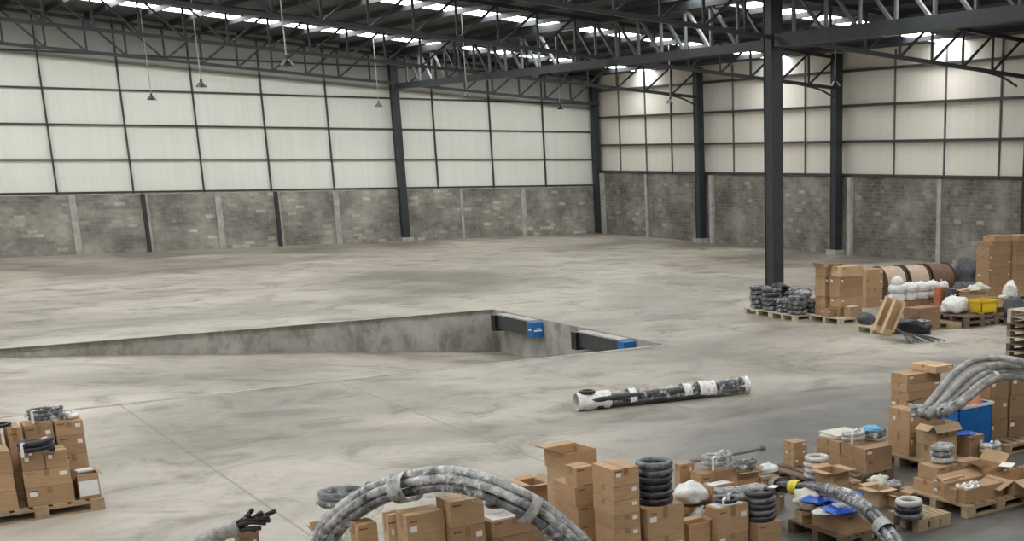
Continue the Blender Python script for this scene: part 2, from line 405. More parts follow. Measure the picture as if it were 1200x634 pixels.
truss(4, 31.2, lambda y: 7.42, lambda y: roofz(XM) - .2, 'y', XM, 1.47, 3, 'heavy horizontal lattice beam from the freestanding column towards the viewer', 'lattice_beam', 'galv', .36, .09)
# pendant lamps
for i, (x, y, z, lb) in enumerate([(11.3, 44.5, 6.2, 'second lamp from the left, on a long pale cord'), (12.2, 55.4, 6.2, 'leftmost lamp, low before the back wall'), (10.4, 33.0, 6.2, 'highest lamp in view, hanging before the lattice truss'),
        (21.5, 56.3, 6.2, 'lamp just left of the back wall column'), (20.5, 45.0, 6.2, 'lamp under the lattice beam, right of the back wall column'), (29.1, 53.9, 6.2, 'lamp nearest the far corner, left of it'),
        (29.5, 45.2, 6.2, 'lamp right of the far corner, before the right wall'), (27.8, 32.7, 6.3, 'lamp right of the freestanding column')]):
    t = thing('pendant_lamp', 'small dark pendant ' + lb, 'lamp', (x, y, z), 0, 'pendant lamps under the roof')
    MB().lathe([(.0, .24), (.035, .24), (.045, .15), (.09, .12), (.18, .0), (.165, .0), (.08, .10), (0, .10)], 18).build('lamp_shade', 'lamp', t)
    MB().tube([(0, 0, .25), (0, 0, roofz(x) - z - .02)], .016, 6).build('cord', 'cord', t)

# ------------------------------------------------------------------ dock levellers in the ramp end wall
for (y0, y1, lb) in ((29.0, 31.3, 'grey dock leveller with blue end in the corner of the ramp pit'), (24.5, 26.9, 'grey dock leveller with blue end nearest the right of the ramp')):
    t = thing('dock_leveller', lb, 'dock leveller', (RX1 - .021, y0, -.42))
    MB().box(-.27, .30, 0, 0, y1 - y0 - .25, .36).build('lip_housing', 'dock_grey', t)
    MB().box(-.28, .28, .361, .0, y1 - y0 - .2, .395).build('top_plate', 'dock_plate', t)
    MB().box(-.36, y1 - y0 - .24, -.06, 0, y1 - y0, .36).build('bumper', 'black_rub', t)
    b = MB().box(-.32, 0, -.02, 0, .29, .36).build('end_cover', 'blue', t)
    m = MB(); m.box(-.27, -.004, .13, -.05, 0, .17); m.box(-.22, -.004, .19, -.08, 0, .21); m.build('logo', 'white', b)
    m = MB(); m.box(-.324, .06, .15, -.32, .22, .19); m.build('logo', 'white', b)
# ------------------------------------------------------------------ goods: builders
rnd = random.Random(3)
ORD = ['topmost', 'second from top', 'third from top', 'fourth from top', 'fifth from top', 'sixth from top', 'seventh from top', 'eighth from top', 'ninth from top']
def carton(x, y, z, w, d, h, label, group=None, mat='card', rz=0, tape=True, stick=1, marks=True, paper=False):
    """closed carton, x,y = centre, z = base"""
    t = thing('cardboard_box', label, 'box', (x, y, z), rz, group)
    MB().box(-w / 2, -d / 2, 0, w / 2, d / 2, h).build('carton_body', mat, t)
    if tape:
        m = MB()
        if rnd.random() < .6: m.box(-w / 2 - .002, -.026, h * .62, -w / 2, .026, h + .002); m.box(-w / 2, -.026, h, w / 2, .026, h + .002)
        else: m.box(-.026, -d / 2 - .002, h * .62, .026, -d / 2, h + .002); m.box(-.026, -d / 2, h, .026, d / 2, h + .002)
        m.build('tape', 'tape', t)
    if stick and rnd.random() < .72:
        s = min(.075, w * .18); q = min(h * .24, .05)
        sx = w / 2 - s - .03 if rnd.random() < .5 else -w / 2 + .03
        if sx + s < w / 2: MB().box(sx, -d / 2 - .003, h * .55, sx + s, -d / 2, h * .55 + q).build('paper_label', 'white', t)
        if rnd.random() < .25:
            MB().box(-w / 2 - .003, d * .18, h * .5, -w / 2, d * .18 + s, h * .5 + q).build('paper_label', 'white', t)
    if marks and h > .15:
        m = MB(); u = -w * .42
        for k in range(4): m.box(u + k * .02, -d / 2 - .0025, h * .80, u + k * .02 + .014, -d / 2, h * .80 + .014)
        m.build('printed_mark', 'print', t)
    if paper:
        MB().box(-w * .42, -d * .38, h + .003, w * .36, d * .40, h + .007).build('paper_sheet', 'white', t)
    return t
def stack(x0, y0, w, d, zt, hs, phrase, group, z0=.14, mat='card', rz=0.0, jit=.006, label1=None, **kw):
    """stack of cartons from the top down; hs = relative heights; x0,y0 nearest corner"""
    s = (zt - z0) / sum(hs); z = zt
    cx, cy = x0 + w / 2, y0 + d / 2
    for i, h in enumerate(hs):
        h *= s; z -= h
        lb = label1 if (label1 and len(hs) == 1) else 'cardboard box, %s of %s' % (ORD[i], phrase)
        carton(cx + rnd.uniform(-jit, jit), cy + rnd.uniform(-jit, jit), z, w - .012, d - .012, h - .003, lb, group, mat, rz + rnd.uniform(-.035, .035), **{k: v for k, v in kw.items() if k != 'paper'}, paper=kw.get('paper', False) and i == 0)
def open_box(x0, y0, w, d, zt, z0, label, mat='card', rz=0, flaps=(1, 1, 1, 1), ang=25, tilt=None, fl=.45, group=None):
    """open carton with its flaps folded outward; ang = flap angle above horizontal"""
    h = zt - z0; t = thing('open_cardboard_box', label, 'box', (x0 + w / 2, y0 + d / 2, z0), rz, group)
    w -= .01; d -= .01; k = .008
    m = MB(); m.box(-w / 2, -d / 2, 0, w / 2, d / 2, k)
    m.box(-w / 2, -d / 2, k, w / 2, -d / 2 + k, h); m.box(-w / 2, d / 2 - k, k, w / 2, d / 2, h)
    m.box(-w / 2, -d / 2 + k, k, -w / 2 + k, d / 2 - k, h); m.box(w / 2 - k, -d / 2 + k, k, w / 2, d / 2 - k, h)
    m.build('carton_body', mat, t)
    fw = min(w, d) * fl
    for i, (a, b, n) in enumerate((((-w / 2, -d / 2), (w / 2, -d / 2), (0, -1)), ((w / 2, -d / 2), (w / 2, d / 2), (1, 0)), ((w / 2, d / 2), (-w / 2, d / 2), (0, 1)), ((-w / 2, d / 2), (-w / 2, -d / 2), (-1, 0)))):
        if not flaps[i]: continue
        A = R(ang + rnd.uniform(-18, 18)); ox, oz = math.cos(A) * fw, math.sin(A) * fw
        m = MB(); vs = []
        for (px, py) in (a, b):
            for q in (0, 1):
                for th in (0, .006): vs.append((px + n[0] * ox * q - n[0] * th * .5, py + n[1] * ox * q - n[1] * th * .5, h + oz * q + th))
        m.add(vs, [(0, 2, 6, 4), (1, 5, 7, 3), (0, 4, 5, 1), (2, 3, 7, 6), (0, 1, 3, 2), (4, 6, 7, 5)])
        m.build('flap', mat, t)
    if tilt: t.rotation_euler = (tilt[0], tilt[1], rz)
    return t
def pallet(x0, y0, w, d, label, mat='wood', z=0, rz=0, group='wooden pallets'):
    t = thing('wooden_pallet', label, 'pallet', (x0 + w / 2, y0 + d / 2, z), rz, group)
    n = 7; bw = w / (n * 1.28)
    for i in range(n):
        x = -w / 2 + i * (w - bw) / (n - 1)
        MB().box(x, -d / 2, .118, x + bw, d / 2, .14).build('deck_board', mat, t)
    for i in range(3):
        y = -d / 2 + i * (d - .1) / 2
        m = MB(); m.box(-w / 2, y, .096, w / 2, y + .1, .118)
        m.build('stringer', mat, t)
        MB().box(-w / 2, y, 0, w / 2, y + .1, .02).build('bottom_board', mat, t)
        for j in range(3):
            x = -w / 2 + j * (w - .145) / 2
            MB().box(x, y, .02, x + .145, y + .1, .096).build('block', mat, t)
    return t
def rings(x, y, z, Ro, r, n, labels, mat='coil_black', mats=None, group='coils of hose', **kw):
    for k in range(n): coil(x + rnd.uniform(-.014, .014), y + rnd.uniform(-.014, .014), z + k * r * 2.12, Ro * rnd.uniform(.93, 1.02), r, 1, labels[k], (mats[k % len(mats)] if mats else mat), group=group, rz=rnd.uniform(0, 6), **kw)
def coil(x, y, z, Ro, r, n, label, mat='coil_grey', film=True, group='coils of hose', rz=0, ties=True, name='hose_coil', filmmat='film'):
    """one hose wound n turns into a coil, lying flat; z = underside"""
    t = thing(name, label, 'hose coil', (x, y, z), rz, group)
    pts = []; N_ = 26
    for i in range(n * N_ + (4 if n == 1 else 1)):
        a = 2 * math.pi * i / N_; q = noise.noise(Vector((i * .05, x * 3, y))) * .35 * r
        pts.append(((Ro - r + q) * math.cos(a), (Ro - r + q) * math.sin(a), r + i / N_ * r * (1.8 if n > 1 else .12)))
    MB().tube(pts, r, 8).build('hose', mat, t, smooth=True)
    H = (r * 1.8 * n + r * .4) if n > 1 else 2 * r
    if film:
        pr = [(Ro + .012, r * .5), (Ro + .02, H * .5), (Ro + .01, H), (Ro - r, H + .012), (Ro - 2 * r - .01, H - .01), (Ro - 2 * r - .014, r * .6)]
        m = MB(); m.lathe(pr, 28)
        m.v = [(v[0] * (1 + .03 * noise.noise(Vector(v) * 14)), v[1] * (1 + .03 * noise.noise(Vector(v) * 14 + Vector((3, 0, 0)))), v[2] + .01 * noise.noise(Vector(v) * 12)) for v in m.v]
        m.build('plastic_wrap', filmmat, t, smooth=True)
    if ties:
        for a in (.6, 3.9):
            c, s = math.cos(a), math.sin(a); ro, ri = Ro + .024, Ro - 2 * r - .02
            m = MB(); 
            for (p, q) in (((ro * c, ro * s, .004), (ro * c, ro * s, H + .02)), ((ro * c, ro * s, H + .02), (ri * c, ri * s, H + .02)), ((ri * c, ri * s, H + .02), (ri * c, ri * s, .004))): m.bar(p, q, .03, .006)
            m.build('tie', 'white', t)
    return t
def bag(x, y, z, sx, sy, sz, label, mat, seed=1, name='plastic_bag', cat='bag', amp=.2, rz=0, group=None):
    t = thing(name, label, cat, (x, y, z), rz, group)
    MB().blob((0, 0, sz * .62), sx, sy, sz, seed, amp).build('sack', mat, t, smooth=True)
    m = MB(); m.tube([(0, 0, sz * 1.45), (.01, 0, sz * 1.60), (.03, .01, sz * 1.68)], [.018, .010, .022], 7); m.build('tied_neck', mat, t, smooth=True)
    return t
def bundle(pts, offs, r, label, mats, sleeves=(), name='hose_bundle', cat='hose', sl_r=None, group=None, twist=0.0, sl_mat='film', n=10):
    """several hoses running together along a curve, with film sleeves round them"""
    path = cr(pts, 8); o = Vector(path[0]); o.z = min(p[2] for p in path)
    t = thing(name, label, cat, o, 0, group)
    rel = [p - o for p in path]; L = len(rel)
    def frame(i):
        d = (rel[min(i + 1, L - 1)] - rel[max(i - 1, 0)]).normalized(); s = d.cross(Vector((0, 0, 1)))
        s = s.normalized() if s.length > .05 else Vector((1, 0, 0)); return s, s.cross(d)
    for k, (a, b) in enumerate(offs):
        q = []
        for i, p in enumerate(rel):
            s, u = frame(i); th = twist * i / L; ca, sa = math.cos(th), math.sin(th)
            q.append(p + s * (a * ca - b * sa) + u * (a * sa + b * ca))
        MB().tube(q, r, n).build('hose', mats[k % len(mats)], t, smooth=True)
    R_ = sl_r or (max(math.hypot(a, b) for a, b in offs) + r + .012)
    for (a, b, mt, *k) in sleeves:
        i0, i1 = int(a * (L - 1)), max(int(b * (L - 1)), int(a * (L - 1)) + 1)
        rr = [R_ * (k[0] if k else 1) * (1 + .07 * noise.noise(Vector((i * .9, R_, 0)))) for i in range(i0, i1 + 1)]
        MB().tube(rel[i0:i1 + 1], rr, 14, cap=False).build('film_sleeve' if mt == 'film' else 'band', mt, t, smooth=True)
    return t
HEX = lambda r: [(0, 0)] + [(2 * r * math.cos(a * math.pi / 3), 2 * r * math.sin(a * math.pi / 3)) for a in range(6)]

# ------------------------------------------------------------------ left pallet
pallet(1.22, 16.16, 1.28, 1.0, 'wooden pallet under the cartons at the left edge')
G = 'cartons on the left pallet'
stack(1.745, 16.215, .475, .34, .56, [.2, .22], 'the front stack below the black coil, left pallet', G, rz=-.03)
stack(1.745, 16.225, .235, .34, .76, [1], '', G, .562, rz=-.03, label1='left of two small cartons directly under the black coil, left pallet')
stack(1.985, 16.22, .235, .34, .76, [1], '', G, .562, rz=-.03, label1='right of two small cartons directly under the black coil, left pallet')
stack(1.22, 16.20, .44, .44, .83, [.25, .2, .22], 'the front stack at the left picture edge', G, rz=-.03)
stack(1.70, 16.70, .15, .40, .99, [.42, .42], 'the slim rear stack on the left pallet', G, rz=-.03)
stack(1.24, 16.72, .42, .42, .97, [.3, .28, .26], 'the rear stack at the left picture edge', G, rz=-.03)
stack(1.88, 16.74, .30, .38, .985, [.24, .24, .24], 'the left pallet rear stack under the coil', G, rz=-.03)
stack(2.19, 16.72, .30, .40, .99, [.15, .2, .2, .2], 'the rear right corner stack on the left pallet', G, rz=-.03)
open_box(2.26, 16.22, .23, .34, .44, .14, 'small open box with white paper at right end of the left pallet', 'card', flaps=(0, 1, 0, 1), ang=-50, fl=.3)
tag(MB().box(-.09, -.06, 0, .09, .06, .02).build('paper_packet', 'white', None, (2.37, 16.38, .445), .2), 'white paper packet on the small open box of the left pallet', 'packet')
tag(MB().box(-.1, -.004, 0, .1, 0, .18).build('paper_sheet', 'white', None, (2.37, 16.218, .18), 0), 'white sheet stuck to the front of the small open box', 'paper')
coil(1.90, 16.14, .765, .19, .035, 2, 'black hose coil with white tape on the lower front cartons, left pallet', 'black_rub', film=False)
coil(1.66, 16.86, .995, .12, .02, 1, 'small black coil on the slim rear stack, left pallet', 'black_rub', film=False, ties=False)
coil(2.14, 16.92, .995, .19, .022, 3, 'black and white coil on the wide rear cartons, left pallet', 'coil_black', film=True)
bag(2.40, 16.90, .99, .08, .10, .05, 'crumpled white plastic on the rear right corner, left pallet', 'bag_white', 3)

# ------------------------------------------------------------------ black cable bundle at the lower left
t = thing('cable_bundle', 'fan of black hose ends sticking out of a grey sleeve, lower left', 'hose', (2.834, 13.336, 0.170))
o = Vector(t.location); A = Vector((2.834, 13.336, 0.170)) - o; B = Vector((3.169, 12.923, 0.420)) - o
MB().tube(cr([A - (B - A) * .3, A, (A + B) / 2 + Vector((0, 0, .02)), B], 5), [.085 + .008 * math.sin(i * 2.1) for i in range(16)], 14).build('grey_sleeve', 'hose_silver', t, smooth=True)
tips = [(3.226, 12.699, 0.620), (3.183, 12.676, 0.580), (3.289, 12.618, 0.600), (3.413, 12.596, 0.600), (3.334, 12.564, 0.560), (3.368, 12.645, 0.500), (3.326, 12.650, 0.480), (3.289, 12.710, 0.420), (3.265, 12.785, 0.380), (3.263, 12.632, 0.540)]
for i, p in enumerate(tips):
    a = i * 2 * math.pi / len(tips); s = Vector((math.cos(a) * .04, math.sin(a) * .03, math.cos(a * 2) * .035)); q = Vector(p) - o
    MB().tube(cr([B - (B - A) * .1 + s * .8, B + (q - B) * .4 + s * 1.2 + Vector((0, 0, .02)), q], 6), .024, 8).build('hose_end', 'black_rub', t, smooth=True)
stack(3.167, 13.053, 0.199, 0.244, 0.300, [1], '', 'low cartons at the lower left', 0, label1='low brown box under the black hose ends, lower left')

# ------------------------------------------------------------------ front centre: under the long arc of hose
G = 'cartons at the front centre'
pallet(3.50, 10.55, 1.22, 1.3, 'wooden pallet under the cartons beneath the left hose arc')
pallet(4.80, 9.90, 1.26, 1.4, 'wooden pallet under the tall cartons at the front centre')
pallet(6.12, 9.78, 1.5, 1.35, 'wooden pallet under the mixed coils and cartons right of centre')
stack(3.990, 10.640, 0.371, 0.261, 0.880, [.36, .38], 'the front stack left under the hose arc', G, mat='card')
stack(4.369, 10.551, 0.341, 0.306, 0.960, [.25, .27, .3], 'the stickered stack right below the hose arc', G)
stack(3.919, 10.912, 0.160, 0.146, 0.840, [.5, .3], 'the slim stack below the left of the hose arc', G, mat='card_pale')
stack(4.783, 10.620, 0.514, 0.283, 0.680, [.17, .2, .17], 'the wide stack under the black coil and arc', G, paper=True)
stack(3.794, 11.371, 0.195, 0.226, 0.660, [.3, .3], 'the low stack behind the left hose arc end', G, mat='card')
open_box(3.609, 11.869, 0.188, 0.297, 0.460, .14, 'open box with raised flaps at the lower end of the left hose arc', ang=55)
coil(*(5.039, 10.897, 0.690), .165, .042, 2, 'black hose coil on the wide carton under the long arc', 'hose_dark', film=False, ties=False)
open_box(5.800, 11.792, 0.201, 0.318, 0.620, 0, 'open empty box behind the right half of the long hose arc', flaps=(1, 1, 1, 1), ang=10)
coil(*(3.940, 12.029, 0.665), .27, .042, 2, 'grey and white hose loop left of the long hose arc', 'coil_grey', film=True, ties=False)
r_ = .042
bundle([(3.202, 11.309, 0.100), (3.558, 11.860, 0.300), (3.744, 11.747, 0.600), (3.974, 11.456, 0.860), (4.165, 10.977, 1.060), (4.367, 10.508, 1.170), (4.539, 10.067, 1.160), (4.721, 9.818, 1.040), (4.973, 9.782, 0.820), (5.247, 9.744, 0.500), (5.357, 9.473, 0.120)],
       [(-r_, .035), (r_, .035), (-r_, -.052), (r_, -.052), (0, .105)], r_, 'long arc of black hoses in clear film over the front centre cartons', ['hose_wrap', 'hose_white', 'hose_dark', 'hose_wrap', 'hose_white'],
       [(.0, .30, 'film', 1.0), (.385, .42, 'hose_white', .92), (.46, .62, 'film', .95), (.72, .745, 'hose_silver', .92), (.78, 1, 'film', 1.0)])
# big centre stack
stack(5.641, 10.516, 0.469, 0.470, 0.890, [.19, .19, .18, .18], 'the wide stack at front centre', G)
stack(5.724, 9.932, 0.295, 0.389, 1.170, [.17, .14, .14, .14, .14, .14, .15], 'the tall slim stack at front centre', G)
stack(5.79, 11.02, .38, .38, .93, [.28, .26, .25], 'the stack half hidden behind the wide centre one', G, mat='card_pale')
open_box(5.78, 11.02, .40, .38, 1.11, .93, 'open box on top behind the small taped carton, front centre', flaps=(0, 0, 1, 1), ang=12, rz=.10, fl=.45)
stack(5.663, 10.536, 0.207, 0.223, 1.080, [1], '', G, .895, label1='small taped carton on the wide front centre stack', paper=False)
# ------------------------------------------------------------------ right of centre: coils and cartons
G = 'cartons right of the centre stacks'
stack(6.08, 9.91, .43, .40, .72, [.30, .28], 'the stack carrying the tall dark coil', G)
names = ['lowest', 'second from the bottom', 'third from the bottom', 'third from the top', 'second from the top', 'topmost']
rings(6.30, 10.11, .722, .185, .034, 6, ['hose coil in the tall dark pile right of centre, ' + q for q in names], mats=['coil_black', 'coil_black', 'coil_black', 'hose_dark', 'coil_grey', 'coil_grey'], film=False, ties=False, group='coils in the tall dark pile')
stack(7.149, 10.971, 0.199, 0.110, 0.800, [.2, .25, .2], 'the reddish stack right of the tall dark coil', G)
stack(7.145, 10.545, 0.398, 0.219, 0.780, [.32, .32], 'the stack under the netted silver roll', G)
coil(*(7.441, 10.685, 0.790), .17, .03, 2, 'silver netted coil on the rear carton, right of centre', 'foil', film=True)
stack(7.135, 10.361, 0.318, 0.175, 0.680, [.46], '', G, label1='box with a white sheet on top, right of centre', paper=True)
bundle([(7.086, 10.248, 0.620), (7.304, 10.113, 0.620), (7.617, 10.085, 0.600)], HEX(.03), .03, 'crinkled silver film roll lying across the cartons right of centre', ['foil', 'hose_silver', 'foil'], [(0, 1, 'film', 1)], name='film_roll', cat='roll')
stack(6.896, 9.917, 0.406, 0.223, 0.580, [.36, .18], 'the front stack with a white sheet, right of centre', G, paper=True)
coil(*(7.096, 10.034, 0.600), .12, .02, 1, 'small black coil on the white sheet, right of centre', 'black_rub', film=False)
stack(7.33, 9.80, .31, .33, .36, [1], '', G, label1='box under the dark coil at right end of the front cartons')
rings(7.49, 9.97, .362, .165, .03, 5, ['hose coil in the short dark pile at right end of front cartons, ' + q for q in ('lowest', 'second from bottom', 'middle', 'second from top', 'topmost')], mats=['coil_black', 'coil_grey', 'coil_black', 'coil_grey', 'hose_dark'], film=False, ties=False, group='coils in the short dark pile')
tag(MB().box(-.05, -.04, 0, .05, .04, .006).build('paper_tag', 'white', None, (7.60, 9.90, .70), .4), 'white tag lying on the short dark coil pile', 'tag')
open_box(6.617, 10.014, 0.270, 0.148, 0.440, .14, 'open box of grey and white fittings at the front, right of centre', flaps=(0, 1, 1, 1), ang=20)
p = (6.968, 10.301, 0.400)
bag(p[0], p[1], .30, .13, .12, .12, 'grey and white film wrapped fittings in the open front box', 'foil', 11, amp=.3)
bag(*(7.019, 10.562, 0.500), .20, .17, .13, 'white plastic bag beside the tall dark coil', 'bag_white', 5, amp=.25)
stack(6.785, 10.421, 0.310, 0.170, 0.480, [1], '', G, label1='low box beneath the white plastic bag, right of centre')
open_box(8.084, 11.202, 0.318, 0.175, 0.500, 0, 'open box of coils behind the silver film roll', flaps=(1, 1, 1, 1), ang=15)
coil(*(8.271, 11.308, 0.500), .14, .025, 2, 'grey coil in the open box behind the silver roll', 'coil_grey', film=True, ties=False)
stack(7.850, 10.754, 0.284, 0.161, 0.460, [1], '', G, 0, label1='pale flapped box under the silver film roll', mat='card_pale')
stack(8.395, 11.146, 0.263, 0.148, 0.420, [.3, .25], 'the stack beside the yellow banded hose end', G, 0, paper=True)
bag(*(8.565, 11.271, 0.440), .13, .10, .06, 'white plastic wrapped packet beside the yellow banded hose end', 'bag_white', 8)
t = thing('long_pipe', 'long thin grey pipe lying out from the rear cartons over the floor', 'pipe', (7.505, 11.307, 0.720)); o = Vector(t.location)
MB().tube([Vector((0, 0, 0)), Vector((8.080, 11.426, 0.680)) - o, Vector((8.698, 11.593, 0.640)) - o], .024, 8).build('tube', 'grey_pipe', t, smooth=True)
q = Vector((8.741, 11.616, 0.635)) - o
MB().tube([q, q + (q.normalized() * .05)], .034, 8).build('end_cap', 'galv', t, smooth=True)
# yellow banded hose arc
r_ = .036
bundle([(8.575, 11.137, 0.300), (8.414, 10.583, 0.420), (8.335, 10.066, 0.520), (8.165, 9.416, 0.600), (7.970, 8.827, 0.600), (7.832, 8.340, 0.460), (7.666, 7.912, 0.280), (7.613, 7.693, 0.060)],
       [(-r_, .03), (r_, .03), (0, -.035)], r_, 'hose arc with a yellow band over the blue bags at the front right', ['hose_wrap', 'hose_wrap', 'hose_dark'],
       [(.0, .07, 'hose_silver', 1.15), (.15, .21, 'yellow_tape', .92), (.34, .6, 'film', 1.0), (.66, .69, 'hose_silver', 1.03), (.7, 1, 'film', 1.0)])
stack(8.505, 11.228, 0.293, 0.183, 0.200, [1], '', G, 0, label1='box supporting the left end of the yellow banded hose', mat='card_dark')
# ------------------------------------------------------------------ blue bag pallet
G = 'cartons at the front right'
pallet(8.17, 9.45, .68, .92, 'dark wooden pallet under the blue bags, front right', 'wood_dark')
stack(8.229, 9.488, 0.485, 0.566, 0.360, [1], '', G, label1='wide brown carton under the blue bags, front right')
open_box(8.160, 10.116, 0.241, 0.134, 0.280, .14, 'low tray carton with pale foam beside the blue bags', flaps=(1, 0, 0, 0), ang=-30)
bag(*(8.302, 10.173, 0.300), .14, .22, .12, 'pale crumpled foam sheet at the left of the blue bags', 'foam', 4, name='foam_wrap', cat='packing foam', amp=.35)
for k, (p, rz, lb, s) in enumerate((((8.330, 10.045, 0.400), .3, 'blue printed bag with white panel, left of its pile', 1.15), ((8.579, 9.978, 0.400), .1, 'blue printed bag at the rear of its pile', 1.4), ((8.280, 9.561, 0.400), -.15, 'blue printed bag with white panel nearest the carton front', 1.3))):
    t = thing('blue_bag', lb, 'bag', (p[0], p[1], .375), rz, 'blue printed bags')
    MB().pillow(.32 * s, .24 * s, .09, seed=k).build('sack', 'blue_bag', t, smooth=True)
    MB().box(-.085 * s, -.055 * s, .075, .085 * s, .05 * s, .106).build('white_panel', 'white', t)
tag(MB().blob((0, 0, 0), .26, .16, .02, 9, .3).build('plastic_sheet', 'bag_white', None, (8.279, 9.754, 0.367), .2, True), 'white plastic sheet spread under the blue bags', 'sheet')
# ------------------------------------------------------------------ middle pallet (white rings, big carton)
G = 'cartons on the pallet with the pale coils'
pallet(9.45, 11.32, 1.2, 1.15, 'dark pallet under the pale coils and the big carton', 'wood_dark')
stack(9.708, 12.208, 0.226, 0.213, 0.460, [.2, .2, .2], 'the small stack left of the pale coils', G)
stack(10.172, 11.328, 0.453, 0.493, 0.460, [.3, .3], 'the big stack before the cream boards, front half', G)
stack(10.167, 11.832, 0.381, 0.483, 0.460, [.3, .3], 'the big stack under the cream boards, rear half', G)
p = (9.591, 11.601, 0.300)
rings(p[0], p[1], .142, .165, .033, 4, [q + ' pale coil in the pile of white ringed coils' for q in ('lowest', 'third from the top', 'second from the top', 'topmost')], mat='coil_white', film=False, ties=False, group='pale ringed coils')
open_box(9.364, 11.020, 0.271, 0.338, 0.330, 0, 'open box with spread flaps right of the pale ringed coils', 'card', flaps=(1, 1, 1, 1), ang=15)
for k in range(2):
    tag(MB().box(-.22, -.2, 0, .22, .2, .025).build('cream_board', 'foam' if k else 'white', None, (lambda p: (p[0], p[1], .465 + .03 * k))((10.457, 12.137, 0.480)), .25 - .3 * k), ('lower', 'upper')[k] + ' cream board lying on the big carton stack', 'board')
coil(*(10.327, 11.749, 0.463), .155, .03, 2, 'pale grey coil on the big carton stack', 'coil_white', film=False)
p = (10.658, 11.706, 0.480)
coil(p[0], p[1], .463, .15, .028, 2, 'dark coil under the sky blue film on the big cartons', 'coil_grey', film=True, ties=False)
tag(MB().blob((0, 0, 0), .15, .13, .03, 17, .3).build('blue_film', 'cyan', None, (p[0] - .02, p[1] + .04, .60), 0, True), 'sky blue film lying on the coil of the big carton stack', 'film')
stack(9.635, 10.971, 0.152, 0.287, 0.200, [1], '', G, 0, label1='small closed carton in front of the big carton stack', mat='card_pale')
open_box(9.587, 10.442, 0.219, 0.272, 0.200, 0, 'pale ragged open box right of the yellow banded hose', 'card_pale', flaps=(1, 1, 1, 1), ang=-5)
bag(*(9.955, 10.845, 0.140), .14, .12, .07, 'crumpled cream paper in the pale ragged open box', 'foam', 12, amp=.4, name='crumpled_paper', cat='paper')
open_box(9.734, 10.261, 0.208, 0.192, 0.140, 0, 'low open box between the cream paper box and pale coil', 'card', flaps=(1, 1, 0, 1), ang=5)
bag(*(10.278, 10.945, 0.000), .18, .10, .07, 'grey plastic scraps at the foot of the big cartons', 'foil', 14, amp=.4, name='plastic_scraps', cat='scraps')
pallet(9.25, 9.42, .5, .5, 'small reddish pallet under the pale and dark coils, front right', 'wood')
p = (9.230, 9.559, 0.160)
rings(p[0], p[1], .142, .17, .036, 3, [q + ' coil on the small reddish pallet' for q in ('dark lowest', 'dark middle', 'pale topmost')], mats=['coil_grey', 'hose_dark', 'coil_white'], film=False, ties=False, group='coils on the small pallet')
# ------------------------------------------------------------------ right pallet, bottom right corner
G = 'cartons on the bottom right pallet'
pallet(10.06, 9.46, 1.15, 1.12, 'wooden pallet with the silver coils, bottom right', 'wood')
pallet(11.24, 9.3, 1.2, 1.1, 'wooden pallet under the white paper box at the right edge', 'wood')
stack(10.151, 10.047, 0.374, 0.406, 0.280, [1], '', G, label1='lower carton at the left corner of the bottom right pallet')
stack(10.204, 10.092, 0.463, 0.347, 0.450, [1], '', G, .285, label1='carton carrying the silver coil pile, bottom right pallet')
p = (10.471, 10.275, 0.500)
rings(p[0], p[1], .452, .15, .036, 3, [q + ' silver coil of the pile on the bottom right pallet' for q in ('lowest', 'middle', 'topmost')], mats=['coil_white', 'coil_grey', 'foil'], film=True, ties=False, group='silver coils in a pile')
stack(10.142, 9.915, 0.344, 0.189, 0.360, [.2, .22], 'the middle stack on the bottom right pallet', G)
stack(10.557, 10.030, 0.326, 0.179, 0.480, [1], '', G, label1='tall narrow carton behind the roll box, bottom right pallet')
stack(10.071, 9.663, 0.198, 0.124, 0.300, [1], '', G, label1='narrow carton left of the roll box, bottom right pallet')
open_box(10.108, 9.535, 0.664, 0.365, 0.310, .14, 'open box filled with white rolls at the front, bottom right pallet', flaps=(0, 0, 1, 0), ang=30)
for k, (px, py) in enumerate(((1134, 566), (1143, 563), (1140, 569), (1153, 562), (1150, 568))):
    p = (10.282, 9.596, 0.360); dx = (k % 3 - 1) * .115; dy = (k // 3) * .13 - .02
    t = thing('white_roll', 'white roll standing in the open roll box, %s' % ('its left rear', 'its middle rear', 'its right rear', 'its left front', 'its middle front')[k], 'roll', (10.34 + dx, 9.72 - dy, .15), 0, 'white rolls in the open box')
    MB().lathe([(.022, 0), (.05, 0), (.052, .17), (.022, .17), (.022, 0)], 16).build('roll_body', 'white', t, smooth=False)
    MB().lathe([(.016, .0), (.022, .0), (.022, .175), (.016, .175)], 12).build('core', 'card', t)
open_box(10.80, 9.90, .36, .42, .38, .14, 'deep open box with dark inside near the right edge', flaps=(0, 1, 0, 1), ang=35)
open_box(10.82, 9.44, .62, .42, .32, .14, 'open box with a white sheet on its flap, right edge', flaps=(1, 0, 0, 1), ang=-10, fl=.6)
tag(MB().box(-.11, -.08, 0, .11, .08, .006).build('paper_sheet', 'white', None, (11.118, 9.825, 0.400), .5), 'white sheet lying on the box flap at the right edge', 'paper')
coil(*(12.114, 11.014, 0.160), .15, .034, 2, 'pale coil behind the deep open box, right edge', 'coil_white', film=False, group='coils of hose')
